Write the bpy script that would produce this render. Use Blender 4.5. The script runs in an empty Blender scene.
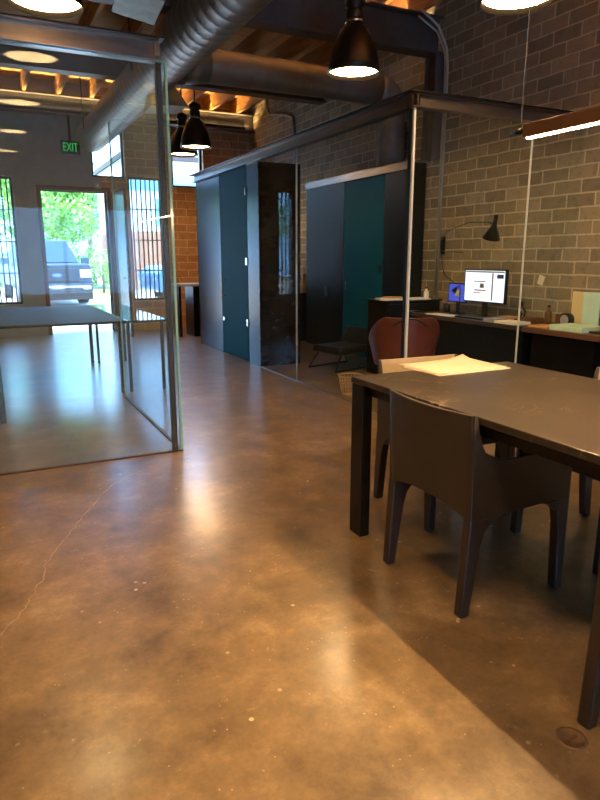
import bpy, bmesh, math, random
from mathutils import Vector, Matrix
random.seed(7)
D = bpy.data; COL = bpy.context.scene.collection; PI = math.pi
# ------------------------------------------------------------------ materials
def lin(c):
    return tuple(((v/255)/12.92 if v/255 <= .04045 else ((v/255+.055)/1.055)**2.4) for v in c)
class NT:
    def __init__(s, name):
        s.m = D.materials.new(name); s.m.use_nodes = True; s.t = s.m.node_tree; s.t.nodes.clear()
        s.out = s.n('ShaderNodeOutputMaterial')
    def n(s, kind, **kw):
        nd = s.t.nodes.new(kind)
        for k, v in kw.items():
            if k in nd.inputs: nd.inputs[k].default_value = v
            else: setattr(nd, k, v)
        return nd
    def l(s, a, b): s.t.links.new(a, b)
def ramp(nt, fac, stops):
    r = nt.n('ShaderNodeValToRGB'); nt.l(fac, r.inputs['Fac'])
    e = r.color_ramp.elements
    while len(e) < len(stops): e.new(.5)
    for q, (p, c) in zip(e, stops): q.position = p; q.color = (*c, 1)
    return r.outputs['Color']
def pmat(name, col, rough=.5, metal=0, var=.0, scale=6, bump=0, bscale=60, coat=0, stretch=None, rvar=0, spec=.5):
    nt = NT(name); b = nt.n('ShaderNodeBsdfPrincipled', Roughness=rough, Metallic=metal)
    b.inputs['Coat Weight'].default_value = coat; b.inputs['Specular IOR Level'].default_value = spec
    c = lin(col); nt.l(b.outputs[0], nt.out.inputs[0])
    tc = nt.n('ShaderNodeTexCoord'); mp = nt.n('ShaderNodeMapping'); nt.l(tc.outputs['Object'], mp.inputs[0])
    if stretch: mp.inputs['Scale'].default_value = stretch
    ns = nt.n('ShaderNodeTexNoise', Scale=scale, Detail=6.0, Roughness=.6); nt.l(mp.outputs[0], ns.inputs['Vector'])
    v = var if var else .06
    cc = ramp(nt, ns.outputs['Fac'], [(.3, tuple(x*(1-v) for x in c)), (.7, tuple(min(1, x*(1+v)) for x in c))])
    nt.l(cc, b.inputs['Base Color'])
    if rvar:
        mr = nt.n('ShaderNodeMapRange'); nt.l(ns.outputs['Fac'], mr.inputs[0])
        mr.inputs['From Min'].default_value = .3; mr.inputs['From Max'].default_value = .7
        mr.inputs['To Min'].default_value = rough-rvar; mr.inputs['To Max'].default_value = rough+rvar
        nt.l(mr.outputs[0], b.inputs['Roughness'])
    if bump:
        n2 = nt.n('ShaderNodeTexNoise', Scale=bscale, Detail=3.0); nt.l(mp.outputs[0], n2.inputs['Vector'])
        bp = nt.n('ShaderNodeBump', Strength=bump, Distance=.01); nt.l(n2.outputs['Fac'], bp.inputs['Height']); nt.l(bp.outputs[0], b.inputs['Normal'])
    return nt.m
def emat(name, col, s):
    nt = NT(name); e = nt.n('ShaderNodeEmission', Strength=s); e.inputs[0].default_value = (*lin(col), 1); nt.l(e.outputs[0], nt.out.inputs[0]); return nt.m
def glass(name, tint, ior=1.5, rough=0.0, haze=0.0):
    nt = NT(name); g = nt.n('ShaderNodeNewGeometry'); fr = nt.n('ShaderNodeFresnel', IOR=ior)
    tr = nt.n('ShaderNodeBsdfTransparent'); tr.inputs[0].default_value = (*tint, 1)
    t2 = nt.n('ShaderNodeBsdfTransparent'); gl = nt.n('ShaderNodeBsdfGlossy', Roughness=rough)
    gl.inputs[0].default_value = (.86, 1, .98, 1)
    mx = nt.n('ShaderNodeMixShader'); nt.l(fr.outputs[0], mx.inputs[0]); nt.l(tr.outputs[0], mx.inputs[1]); nt.l(gl.outputs[0], mx.inputs[2])
    last = mx.outputs[0]
    if haze:
        df = nt.n('ShaderNodeBsdfDiffuse'); df.inputs[0].default_value = (.55, .68, .72, 1)
        m3 = nt.n('ShaderNodeMixShader'); m3.inputs[0].default_value = haze; nt.l(last, m3.inputs[1]); nt.l(df.outputs[0], m3.inputs[2]); last = m3.outputs[0]
    m2 = nt.n('ShaderNodeMixShader'); nt.l(g.outputs['Backfacing'], m2.inputs[0]); nt.l(last, m2.inputs[1]); nt.l(t2.outputs[0], m2.inputs[2])
    nt.l(m2.outputs[0], nt.out.inputs[0]); return nt.m
def brick(name, c1, c2, mortar, axis, bw=.31, bh=.12, ms=.009, rough=.85):
    nt = NT(name); b = nt.n('ShaderNodeBsdfPrincipled', Roughness=rough); nt.l(b.outputs[0], nt.out.inputs[0])
    tc = nt.n('ShaderNodeTexCoord'); sp = nt.n('ShaderNodeSeparateXYZ'); nt.l(tc.outputs['Object'], sp.inputs[0])
    n0 = nt.n('ShaderNodeTexNoise', Scale=5.0, Detail=3.0); nt.l(tc.outputs['Object'], n0.inputs['Vector'])
    cb = nt.n('ShaderNodeCombineXYZ'); nt.l(sp.outputs['Y' if axis == 'x' else 'X'], cb.inputs[0]); nt.l(sp.outputs['Z'], cb.inputs[1])
    vm = nt.n('ShaderNodeVectorMath', operation='SCALE'); vm.inputs['Scale'].default_value = .02; nt.l(n0.outputs['Color'], vm.inputs[0])
    va = nt.n('ShaderNodeVectorMath', operation='ADD'); nt.l(cb.outputs[0], va.inputs[0]); nt.l(vm.outputs[0], va.inputs[1])
    bt = nt.n('ShaderNodeTexBrick', Scale=1.0); nt.l(va.outputs[0], bt.inputs['Vector'])
    bt.inputs['Color1'].default_value = (*lin(c1), 1); bt.inputs['Color2'].default_value = (*lin(c2), 1); bt.inputs['Mortar'].default_value = (*lin(mortar), 1)
    bt.inputs['Mortar Size'].default_value = ms; bt.inputs['Mortar Smooth'].default_value = .35; bt.inputs['Brick Width'].default_value = bw; bt.inputs['Row Height'].default_value = bh
    n1 = nt.n('ShaderNodeTexNoise', Scale=11.0, Detail=6.0, Roughness=.7); nt.l(tc.outputs['Object'], n1.inputs['Vector'])
    rc = ramp(nt, n1.outputs['Fac'], [(.25, (.62, .6, .58)), (.5, (1, 1, 1)), (.8, (1.0, .98, .92))])
    mx = nt.n('ShaderNodeMix', data_type='RGBA', blend_type='MULTIPLY'); mx.inputs[0].default_value = 1
    nt.l(bt.outputs['Color'], mx.inputs[6]); nt.l(rc, mx.inputs[7]); nt.l(mx.outputs[2], b.inputs['Base Color'])
    ad = nt.n('ShaderNodeMath', operation='MULTIPLY_ADD'); nt.l(bt.outputs['Fac'], ad.inputs[0]); ad.inputs[1].default_value = -1; nt.l(n1.outputs['Fac'], ad.inputs[2])
    bp = nt.n('ShaderNodeBump', Strength=.6, Distance=.02); nt.l(ad.outputs[0], bp.inputs['Height']); nt.l(bp.outputs[0], b.inputs['Normal'])
    return nt.m
def concrete_floor():
    nt = NT('polished_concrete'); b = nt.n('ShaderNodeBsdfPrincipled'); nt.l(b.outputs[0], nt.out.inputs[0])
    tc = nt.n('ShaderNodeTexCoord'); V = tc.outputs['Object']
    def noise(s, d=6., r=.6, dist=0.):
        n = nt.n('ShaderNodeTexNoise', Scale=s, Detail=d, Roughness=r, Distortion=dist); nt.l(V, n.inputs['Vector']); return n.outputs['Fac']
    big = noise(.55, 8, .62, .2); mid = noise(3.2, 10, .7, .1); fine = noise(60., 5, .7)
    c = ramp(nt, mid, [(.34, lin((92, 74, 52))), (.46, lin((118, 97, 69))), (.54, lin((131, 108, 77))), (.68, lin((162, 138, 102)))])
    c2 = ramp(nt, big, [(.32, (.66, .64, .64)), (.5, (.9, .88, .86)), (.66, (1.1, 1.06, 1.0))])
    c3 = ramp(nt, fine, [(.3, (.84, .84, .84)), (.7, (1.1, 1.1, 1.1))])
    m1 = nt.n('ShaderNodeMix', data_type='RGBA', blend_type='MULTIPLY'); m1.inputs[0].default_value = 1; nt.l(c, m1.inputs[6]); nt.l(c2, m1.inputs[7])
    m2 = nt.n('ShaderNodeMix', data_type='RGBA', blend_type='MULTIPLY'); m2.inputs[0].default_value = 1; nt.l(m1.outputs[2], m2.inputs[6]); nt.l(c3, m2.inputs[7])
    vo = nt.n('ShaderNodeTexVoronoi', Scale=11.0); nt.l(V, vo.inputs['Vector'])
    mask = noise(2.3, 3)
    sp = ramp(nt, vo.outputs['Distance'], [(.0, (1, 1, 1)), (.07, (1, 1, 1)), (.1, (0, 0, 0))])
    mm = ramp(nt, mask, [(.5, (0, 0, 0)), (.62, (1, 1, 1))])
    mu = nt.n('ShaderNodeMix', data_type='RGBA', blend_type='MULTIPLY'); mu.inputs[0].default_value = 1; nt.l(sp, mu.inputs[6]); nt.l(mm, mu.inputs[7])
    m3 = nt.n('ShaderNodeMix', data_type='RGBA'); nt.l(mu.outputs[2], m3.inputs[0]); nt.l(m2.outputs[2], m3.inputs[6]); m3.inputs[7].default_value = (*lin((200, 180, 150)), 1)
    v2 = nt.n('ShaderNodeTexVoronoi', Scale=38.0); nt.l(V, v2.inputs['Vector'])
    s2 = ramp(nt, v2.outputs['Distance'], [(.0, (1, 1, 1)), (.08, (1, 1, 1)), (.14, (0, 0, 0))]); k2 = ramp(nt, noise(7., 3), [(.54, (0, 0, 0)), (.6, (.7, .7, .7))])
    u2 = nt.n('ShaderNodeMix', data_type='RGBA', blend_type='MULTIPLY'); u2.inputs[0].default_value = 1; nt.l(s2, u2.inputs[6]); nt.l(k2, u2.inputs[7])
    n5 = noise(9., 12, .78, .4); sc = ramp(nt, n5, [(.62, (0, 0, 0)), (.66, (.35, .35, .35)), (.72, (.5, .5, .5))])
    a2 = nt.n('ShaderNodeMix', data_type='RGBA', blend_type='ADD'); a2.inputs[0].default_value = 1; nt.l(u2.outputs[2], a2.inputs[6]); nt.l(sc, a2.inputs[7])
    m4 = nt.n('ShaderNodeMix', data_type='RGBA'); nt.l(a2.outputs[2], m4.inputs[0]); nt.l(m3.outputs[2], m4.inputs[6]); m4.inputs[7].default_value = (*lin((196, 172, 140)), 1)
    nt.l(m4.outputs[2], b.inputs['Base Color'])
    mr = nt.n('ShaderNodeMapRange'); nt.l(mid, mr.inputs[0]); mr.inputs['From Min'].default_value = .3; mr.inputs['From Max'].default_value = .7
    mr.inputs['To Min'].default_value = .3; mr.inputs['To Max'].default_value = .36; nt.l(mr.outputs[0], b.inputs['Roughness'])
    b.inputs['Specular IOR Level'].default_value = .6; b.inputs['Coat Weight'].default_value = .45; b.inputs['Coat Roughness'].default_value = .18
    bp = nt.n('ShaderNodeBump', Strength=.03, Distance=.01); nt.l(mid, bp.inputs['Height']); nt.l(bp.outputs[0], b.inputs['Normal'])
    return nt.m
def marble():
    nt = NT('brown_marble'); b = nt.n('ShaderNodeBsdfPrincipled', Roughness=.3); nt.l(b.outputs[0], nt.out.inputs[0])
    tc = nt.n('ShaderNodeTexCoord'); n = nt.n('ShaderNodeTexNoise', Scale=3.2, Detail=8.0, Roughness=.65, Distortion=1.2); nt.l(tc.outputs['Object'], n.inputs['Vector'])
    c = ramp(nt, n.outputs['Fac'], [(.3, lin((40, 33, 29))), (.55, lin((54, 45, 39))), (.8, lin((72, 61, 53)))])
    n2 = nt.n('ShaderNodeTexNoise', Scale=2.2, Detail=4.0, Distortion=2.5); nt.l(tc.outputs['Object'], n2.inputs['Vector'])
    v = ramp(nt, n2.outputs['Fac'], [(.488, (0, 0, 0)), (.5, (.55, .55, .55)), (.512, (0, 0, 0))])
    n3 = nt.n('ShaderNodeTexNoise', Scale=3.0, Detail=2.0); nt.l(tc.outputs['Object'], n3.inputs['Vector'])
    k = ramp(nt, n3.outputs['Fac'], [(.5, (0, 0, 0)), (.62, (1, 1, 1))])
    mu = nt.n('ShaderNodeMix', data_type='RGBA', blend_type='MULTIPLY'); mu.inputs[0].default_value = 1; nt.l(v, mu.inputs[6]); nt.l(k, mu.inputs[7])
    m = nt.n('ShaderNodeMix', data_type='RGBA'); nt.l(mu.outputs[2], m.inputs[0]); nt.l(c, m.inputs[6]); m.inputs[7].default_value = (*lin((190, 165, 135)), 1)
    nt.l(m.outputs[2], b.inputs['Base Color']); return nt.m
def screen_mat():
    nt = NT('lit_screen'); e = nt.n('ShaderNodeEmission', Strength=.6); e.inputs[0].default_value = (.86, .9, 1, 1); nt.l(e.outputs[0], nt.out.inputs[0]); return nt.m
M = dict(
    floor=concrete_floor(), marble=marble(), screen=screen_mat(),
    brickr=brick('grey_brick', (150, 142, 120), (118, 112, 95), (184, 176, 152), 'x'),
    brickb=brick('tan_brick', (182, 136, 96), (164, 118, 80), (206, 170, 132), 'y', bw=.36, bh=.14),
    plaster=pmat('grey_plaster', (142, 148, 140), .8, var=.12, bump=.2),
    steel=pmat('blackened_steel', (28, 22, 19), .26, .1, var=.6, scale=3.5, stretch=(1, 1, 2.6), spec=.3),
    wsteel=pmat('wardrobe_steel', (20, 20, 20), .38, .2, var=.4, scale=2.2, spec=.2),
    beam=pmat('beam_steel', (84, 80, 78), .5, .2, var=.25, scale=4),
    channel=pmat('channel_steel', (128, 114, 104), .3, .85, var=.25, scale=6, stretch=(.4, .4, 3)),
    darksteel=pmat('dark_steel', (26, 26, 28), .35, .7, var=.3),
    wood=pmat('deck_wood', (200, 156, 98), .8, var=.3, scale=5, stretch=(.5, 6, 4)),
    joist=pmat('joist_wood', (180, 136, 86), .8, var=.3, scale=5, stretch=(6, .5, 4)),
    duct=pmat('duct_metal', (112, 108, 102), .38, .35, var=.15, scale=8),
    hood=pmat('galvanised', (120, 128, 118), .5, .6, var=.25, scale=9),
    glassL=glass('clear_glass_left', (.82, .93, .96), 1.3, 0, .075),
    glassR=glass('clear_glass_right', (.92, .97, .95), 1.1, 0, .008),
    glasswin=glass('window_glass', (.95, .98, .98), 1.45),
    edge=pmat('glass_edge', (140, 190, 175), .15, .0, coat=1),
    teal=pmat('teal_glass', (2, 92, 112), .6, 0, var=.08, scale=1.5, spec=.08),
    edgem=pmat('bright_edge', (215, 222, 216), .35, .2), pipe=pmat('conduit_paint', (170, 172, 164), .4, .2),
    chrome=pmat('chrome', (190, 190, 186), .2, 1),
    bell=pmat('pendant_black', (30, 28, 26), .32, .4),
    bulb=emat('pendant_diffuser', (255, 206, 142), 30.0),
    strip=emat('strip_diffuser', (255, 212, 152), 520.0),
    bronze=pmat('bronze', (92, 60, 36), .38, .7, var=.15),
    leather=pmat('brown_leather', (50, 41, 35), .36, 0, var=.15, scale=5, bump=.15, bscale=180),
    lamplit=pmat('lamplit_leather', (170, 148, 120), .5, 0, var=.08, bump=.15, bscale=180),  # bar lamp's glare on dark chair backs, put into the colour
    red=pmat('red_leather', (96, 40, 26), .42, 0, var=.2, scale=6, bump=.1, bscale=150),
    black=pmat('black_leather', (24, 24, 26), .35),
    tableleg=pmat('table_steel', (40, 34, 30), .34, .6, var=.2),
    paper=pmat('paper', (225, 205, 180), .7, var=.03), white=pmat('white', (225, 222, 212), .6, var=.03),
    deskwood=pmat('desk_wood', (84, 58, 38), .45, var=.25, stretch=(3, .3, 1)), desktop=pmat('desk_top', (58, 48, 42), .3, var=.2),
    tan=pmat('tan', (190, 150, 100), .6), blackp=pmat('black_plastic', (18, 18, 20), .4), green=pmat('pale_green', (170, 205, 180), .7),
    yellow=pmat('pale_yellow', (212, 205, 160), .7), rust=pmat('rust', (98, 64, 40), .7), wire=pmat('wire', (200, 168, 125), .5, .1),
    blue=pmat('blue_print', (60, 80, 170), .5), redink=pmat('red_print', (190, 60, 40), .6), greyp=pmat('grey_print', (150, 150, 156), .6),
    dscreen=emat('blue_screen', (80, 90, 200), .4), exit=emat('exit_green', (20, 190, 90), .35),
    ground=pmat('pale_paving', (190, 180, 165), .9, var=.1), grass=pmat('grass', (110, 140, 60), .95, var=.3, scale=3),
    leaf=pmat('leaf', (120, 170, 70), .7, var=.3, scale=1.5), leaf2=pmat('leaf_dark', (76, 130, 60), .7, var=.3, scale=1.5), bark=pmat('bark', (92, 74, 56), .9, var=.3),
    tpaint=pmat('truck_paint', (36, 46, 58), .35, .2), tglass=pmat('truck_glass', (26, 46, 66), .35, 0, spec=.3), tire=pmat('tyre', (22, 22, 22), .8),
    lamp=pmat('headlamp', (215, 220, 225), .15, .3), bpaint=pmat('blue_paint', (40, 92, 170), .25, .3, coat=1),
    hwall=pmat('house_white', (232, 232, 228), .85), hband=pmat('house_teal', (110, 175, 190), .7), roofd=pmat('roof_edge', (60, 50, 44), .8),
)
M['hbrick'] = brick('house_brick', (186, 110, 74), (170, 96, 62), (200, 170, 150), 'y', bw=.3, bh=.1)
# ------------------------------------------------------------------ mesh helper
class MB:
    def __init__(s): s.b = bmesh.new()
    def box(s, a, b, rz=0, piv=None):
        x0, y0, z0 = a; x1, y1, z1 = b; vs = [s.b.verts.new(p) for p in ((x0,y0,z0),(x1,y0,z0),(x1,y1,z0),(x0,y1,z0),(x0,y0,z1),(x1,y0,z1),(x1,y1,z1),(x0,y1,z1))]
        for f in ((3,2,1,0),(4,5,6,7),(0,1,5,4),(1,2,6,5),(2,3,7,6),(3,0,4,7)): s.b.faces.new([vs[i] for i in f])
        if rz:
            p = Vector(piv) if piv else Vector(((x0+x1)/2, (y0+y1)/2, 0)); R = Matrix.Rotation(rz, 3, 'Z')
            for v in vs: v.co = R @ (v.co-p) + p
        return s
    def hexa(s, lo, hi):
        vs = [s.b.verts.new(p) for p in list(lo)+list(hi)]; n = len(lo)
        s.b.faces.new(vs[:n][::-1]); s.b.faces.new(vs[n:])
        for i in range(n): s.b.faces.new((vs[i], vs[(i+1) % n], vs[n+(i+1) % n], vs[n+i]))
        return s
    def prism(s, poly, ax, a, b):
        f = {'x': lambda u, v, w: (w, u, v), 'y': lambda u, v, w: (u, w, v), 'z': lambda u, v, w: (u, v, w)}[ax]
        return s.hexa([f(u, v, a) for u, v in poly], [f(u, v, b) for u, v in poly])
    def tube(s, pts, r, n=10, cap=True):
        pts = [Vector(p) for p in pts]; rs = r if isinstance(r, (list, tuple)) else [r]*len(pts); rings = []
        up = Vector((0, 0, 1)); t0 = (pts[1]-pts[0]).normalized()
        u = t0.cross(up) if abs(t0.z) < .95 else t0.cross(Vector((1, 0, 0))); u.normalize()
        for i, p in enumerate(pts):
            t = (pts[min(i+1, len(pts)-1)]-pts[max(i-1, 0)]).normalized(); u = (u - t*u.dot(t)).normalized(); w = t.cross(u)
            rings.append([s.b.verts.new(p + (u*math.cos(k*2*PI/n)+w*math.sin(k*2*PI/n))*rs[i]) for k in range(n)])
        for a, b in zip(rings, rings[1:]):
            for k in range(n):
                f = s.b.faces.new((a[k], a[(k+1) % n], b[(k+1) % n], b[k])); f.smooth = True
        if cap: s.b.faces.new(rings[0][::-1]); s.b.faces.new(rings[-1])
        return s
    def lathe(s, prof, c=(0, 0, 0), n=28, smooth=True):
        rings = [[s.b.verts.new((c[0]+r*math.cos(k*2*PI/n), c[1]+r*math.sin(k*2*PI/n), c[2]+z)) for k in range(n)] for r, z in prof]
        for a, b in zip(rings, rings[1:]):
            for k in range(n): f = s.b.faces.new((a[k], a[(k+1) % n], b[(k+1) % n], b[k])); f.smooth = smooth
        return s
    def disc(s, c, r, n=28):
        s.b.faces.new([s.b.verts.new((c[0]+r*math.cos(k*2*PI/n), c[1]+r*math.sin(k*2*PI/n), c[2])) for k in range(n)]); return s
    def sheet(s, fn, nu, nv, th, smooth=True):
        P = [[Vector(fn(i/nu, j/nv)) for j in range(nv+1)] for i in range(nu+1)]
        def nrm(i, j):
            a = P[min(i+1, nu)][j]-P[max(i-1, 0)][j]; b = P[i][min(j+1, nv)]-P[i][max(j-1, 0)]; return a.cross(b).normalized()
        A = [[s.b.verts.new(P[i][j]+nrm(i, j)*th/2) for j in range(nv+1)] for i in range(nu+1)]
        B = [[s.b.verts.new(P[i][j]-nrm(i, j)*th/2) for j in range(nv+1)] for i in range(nu+1)]
        for i in range(nu):
            for j in range(nv):
                f = s.b.faces.new((A[i][j], A[i+1][j], A[i+1][j+1], A[i][j+1])); f.smooth = smooth
                f = s.b.faces.new((B[i][j+1], B[i+1][j+1], B[i+1][j], B[i][j])); f.smooth = smooth
        for i in range(nu):
            for j in (0, nv): s.b.faces.new((A[i][j], A[i+1][j], B[i+1][j], B[i][j]))
        for j in range(nv):
            for i in (0, nu): s.b.faces.new((A[i][j], A[i][j+1], B[i][j+1], B[i][j]))
        return s
    def go(s, name, mat, parent=None, bev=0, loc=None, seg=2, recalc=True):
        if recalc: bmesh.ops.recalc_face_normals(s.b, faces=s.b.faces)
        me = D.meshes.new(name); s.b.to_mesh(me); s.b.free(); me.materials.append(M[mat] if isinstance(mat, str) else mat)
        o = D.objects.new(name, me); COL.objects.link(o)
        if parent: o.parent = parent
        if loc: o.location = loc
        if bev:
            md = o.modifiers.new('bevel', 'BEVEL'); md.width = bev; md.segments = seg; md.limit_method = 'ANGLE'; md.angle_limit = .6
        return o
def tag(o, label, cat, group=None):
    o['label'] = label; o['category'] = cat
    if group: o['group'] = group
    return o
def thing(name, loc, label, cat, rz=0, group=None):
    o = D.objects.new(name, None); COL.objects.link(o); o.location = loc; o.rotation_euler = (0, 0, rz); o.empty_display_size = .1
    return tag(o, label, cat, group)
def struct(o): o['kind'] = 'structure'; return o
def S(name, mat, boxes, parent=None):
    m = MB()
    for a, b in boxes: m.box(a, b)
    o = m.go(name, mat, parent)
    return struct(o) if not parent else o
def copy_tree(o, parent=None):
    c = o.copy(); COL.objects.link(c); c.parent = parent
    for ch in [x for x in D.objects if x.parent == o]: copy_tree(ch, c)
    return c
def relabel(o, loc, rz, label, group=None):
    o.location = loc; o.rotation_euler = (0, 0, rz); o['label'] = label
    if group: o['group'] = group
    return o
# ------------------------------------------------------------------ room shell
XL, XR, Y0, Y1, ZC = -3.6, 4.9, -4.5, 12.0, 4.2
fl = S('floor', 'floor', [((XL-.2, Y0-.2, -.2), (XR+.2, Y1+.2, 0))])
ce = S('ceiling', 'wood', [((XL-.2, Y0-.2, ZC), (XR+.2, Y1+.2, ZC+.15))])
x = XL+.33
while x < XR:
    S('joist', 'joist', [((x, Y0, ZC-.26), (x+.05, Y1, ZC))], ce); x += .52
S('wall_right', 'brickr', [((XR, Y0, 0), (XR+.2, Y1+.2, ZC))])
S('wall_left', 'plaster', [((XL-.2, Y0, 0), (XL, Y1+.2, ZC))])
# rear wall (behind the camera) with a wide window
S('wall_rear', 'plaster', [((XL, Y0-.2, 0), (0, Y0, ZC)), ((3.0, Y0-.2, 0), (XR, Y0, ZC)), ((0, Y0-.2, 0), (3.0, Y0, .6)), ((0, Y0-.2, 2.3), (3.0, Y0, ZC))])
w4 = S('window_4', 'darksteel', [((0, Y0-.12, .6), (.06, Y0-.06, 2.3)), ((2.94, Y0-.12, .6), (3.0, Y0-.06, 2.3)), ((1.47, Y0-.12, .6), (1.53, Y0-.06, 2.3)), ((0, Y0-.12, .6), (3.0, Y0-.06, .66)), ((0, Y0-.12, 2.24), (3.0, Y0-.06, 2.3))])
S('window_pane', 'glasswin', [((.06, Y0-.1, .66), (1.47, Y0-.09, 2.24)), ((1.53, Y0-.1, .66), (2.94, Y0-.09, 2.24))], w4)
# far wall: pieces round the openings.  left window, door, small high window, right window, high window
WIN = dict(w1=(.2, .63, .55, 2.66), dr=(1.06, 2.15, 0, 2.47), c1=(1.93, 2.5, 2.72, 3.5), w2=(2.54, 3.22, .55, 2.76), c2=(3.36, 3.95, 2.62, 3.5))
def wallgrid(name, mat, x0, x1, openings):
    xs = sorted({x0, x1, *[v for o in openings for v in o[:2] if x0 < v < x1]}); zs = sorted({0, ZC, *[v for o in openings for v in o[2:]]})
    bx = []
    for a, b in zip(xs, xs[1:]):
        run = None
        for c, d in zip(zs, zs[1:]):
            mid = ((a+b)/2, (c+d)/2); hole = any(o[0] < mid[0] < o[1] and o[2] < mid[1] < o[3] for o in openings)
            if hole:
                if run: bx.append(((a, Y1, run[0]), (b, Y1+.3, run[1]))); run = None
            else: run = (run[0] if run else c, d)
        if run: bx.append(((a, Y1, run[0]), (b, Y1+.3, run[1])))
    return S(name, mat, bx)
wallgrid('wall_far_left', 'plaster', XL, 2.05, [WIN['w1'], WIN['dr'], WIN['c1']])
wallgrid('wall_far_right', 'brickb', 2.05, XR, [WIN['dr'], WIN['c1'], WIN['w2'], WIN['c2']])
def barred(name, w, n, rows, depth=.12):
    x0, x1, z0, z1 = w; y = Y1+.1
    fr = S(name, 'darksteel', [((x0, y, z0), (x0+.04, y+.05, z1)), ((x1-.04, y, z0), (x1, y+.05, z1)), ((x0, y, z0), (x1, y+.05, z0+.04)), ((x0, y, z1-.04), (x1, y+.05, z1))])
    m = MB()
    for k in range(1, n):
        xx = x0+(x1-x0)*k/n; m.box((xx-.012, y+.06, z0), (xx+.012, y+.085, z1))
    for r in range(1, rows):
        zz = z0+(z1-z0)*r/rows; m.box((x0, y+.06, zz-.012), (x1, y+.085, zz+.012))
    if n: m.go('window_bars', 'darksteel', fr)
    else: m.b.free()
    S('window_pane', 'glasswin', [((x0+.04, y+.02, z0+.04), (x1-.04, y+.03, z1-.04))], fr)
barred('window_1', WIN['w1'], 5, 4); barred('window_2', WIN['w2'], 8, 4)
barred('window_3', WIN['c1'], 0, 0); barred('window_5', WIN['c2'], 0, 0)
x0, x1, z0, z1 = WIN['dr']
d1 = S('door_1', 'rust', [((x1, Y1-.02, 0), (x1+.07, Y1+.3, z1+.07)), ((x0-.07, Y1-.02, 0), (x0, Y1+.3, z1+.07)), ((x0, Y1-.02, z1), (x1, Y1+.3, z1+.07))])
S('door_leaf', 'steel', [((x1+.075, Y1-1.05, .01), (x1+.12, Y1-.03, z1-.02))], d1)
MB().tube([(x1+.06, Y1-.95, 1.0), (x1+.02, Y1-.95, 1.0), (x1+.02, Y1-.85, 1.0)], .012).go('door_handle', 'chrome', d1)
# ------------------------------------------------------------------ floor crack, plug
cr = [(-.6, 1.6), (-.32, 1.95), (-.05, 2.35), (.03, 2.49), (.06, 2.58), (.11, 2.7), (.14, 2.85), (.22, 3.02), (.29, 3.17), (.38, 3.36), (.49, 3.58), (.6, 3.75), (.73, 3.88), (.99, 4.04)]
m = MB(); pts = []
for (a, b), (c, d) in zip(cr, cr[1:]):
    for k in range(6): t = k/6; pts.append((a+(c-a)*t+random.uniform(-.008, .008), b+(d-b)*t+random.uniform(-.008, .008)))
for (a, b), (c, d) in zip(pts, pts[1:]):
    w = random.uniform(.0008, .0032); L = math.hypot(c-a, d-b); nx, ny = -(d-b)/L*w, (c-a)/L*w
    m.hexa([(a-nx, b-ny, -.001), (c-nx, d-ny, -.001), (c+nx, d+ny, -.001), (a+nx, b+ny, -.001)], [(a-nx, b-ny, .0006), (c-nx, d-ny, .0006), (c+nx, d+ny, .0006), (a+nx, b+ny, .0006)])
m.go('floor_crack', pmat('crack_filler', (165, 138, 104), .6, var=.2, scale=20), fl)
pl = thing('floor_plug', (1.39, 1.04, 0), 'round brass clean-out plug set in concrete floor beside the near chair leg', 'floor plug')
MB().lathe([(.0, .0), (.045, .0), (.045, .002), (.036, .003), (.034, .001), (.0, .001)], n=28).go('rim', pmat('plug_metal', (120, 96, 74), .4, .6, var=.3, scale=30), pl)
MB().box((-.02, -.004, .001), (.02, .004, .004)).go('slot', 'rust', pl)
# ------------------------------------------------------------------ steel beams
def ibeam(name, y, z0, z1, x0, x1, label, w=.2):
    t = .02; m = MB(); m.box((x0, y-w/2, z0), (x1, y+w/2, z0+t)).box((x0, y-w/2, z1-t), (x1, y+w/2, z1)).box((x0, y-.012, z0+t), (x1, y+.012, z1-t))
    return tag(m.go(name, 'beam', bev=.003), label, 'steel beam')
ibeam('steel_beam', 6.3, 3.56, ZC-.26, XL+.02, XR-.02, 'dark steel roof beam above the glass office ending at the wall column')
ibeam('steel_beam', 9.0, 3.6, ZC-.26, XL+.02, XR-.02, 'dark steel roof beam running just beyond the crosswise round duct')
ibeam('steel_beam', 11.8, 3.64, ZC-.26, XL+.02, XR-.02, 'dark steel roof beam against the far wall over the windows')
ibeam('steel_beam', 3.1, 3.56, ZC-.26, XL+.02, XR-.02, 'dark steel roof beam over the long marble table', .2)
tag(MB().box((4.78, 6.2, 2.46), (4.9, 6.22, 3.56)).box((4.78, 6.38, 2.46), (4.9, 6.4, 3.56)).box((4.83, 6.22, 2.46), (4.85, 6.38, 3.56)).go('wall_column', 'beam'), 'dark steel column on the brick wall carrying the nearer roof beam', 'column')
# ------------------------------------------------------------------ ducts
def ribbed(path, r, step=.11, amp=.003):
    pts, rs = [], []; P = [Vector(p) for p in path]
    for a, b in zip(P, P[1:]):
        L = (b-a).length; n = max(1, int(L/step))
        for k in range(n):
            for f, q in ((0, 0), (.1, amp), (.2, 0)): pts.append(a+(b-a)*((k+f)/n)); rs.append(r+q)
    pts.append(P[-1]); rs.append(r); return pts, rs
def arc(c, r, a0, a1, n, f): return [f(c, r, a0+(a1-a0)*k/n) for k in range(n+1)]
d = thing('air_duct', (1.92, -3.5, 3.33), 'big round ribbed metal duct running away along the room under the roof', 'duct')
pts, rs = ribbed([(0, 7.0, 0), (0, 15.3, 0)], .24, .16); MB().tube(pts, rs, 32).go('duct_body', 'duct', d)
MB().hexa([(-.06, 10.82, -.37), (.34, 10.82, -.34), (.34, 11.3, -.34), (-.06, 11.3, -.37)], [(.0, 10.95, -.16), (.2, 10.95, -.08), (.2, 11.2, -.08), (.0, 11.2, -.16)]).go('outlet_hood', 'hood', d)
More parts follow.
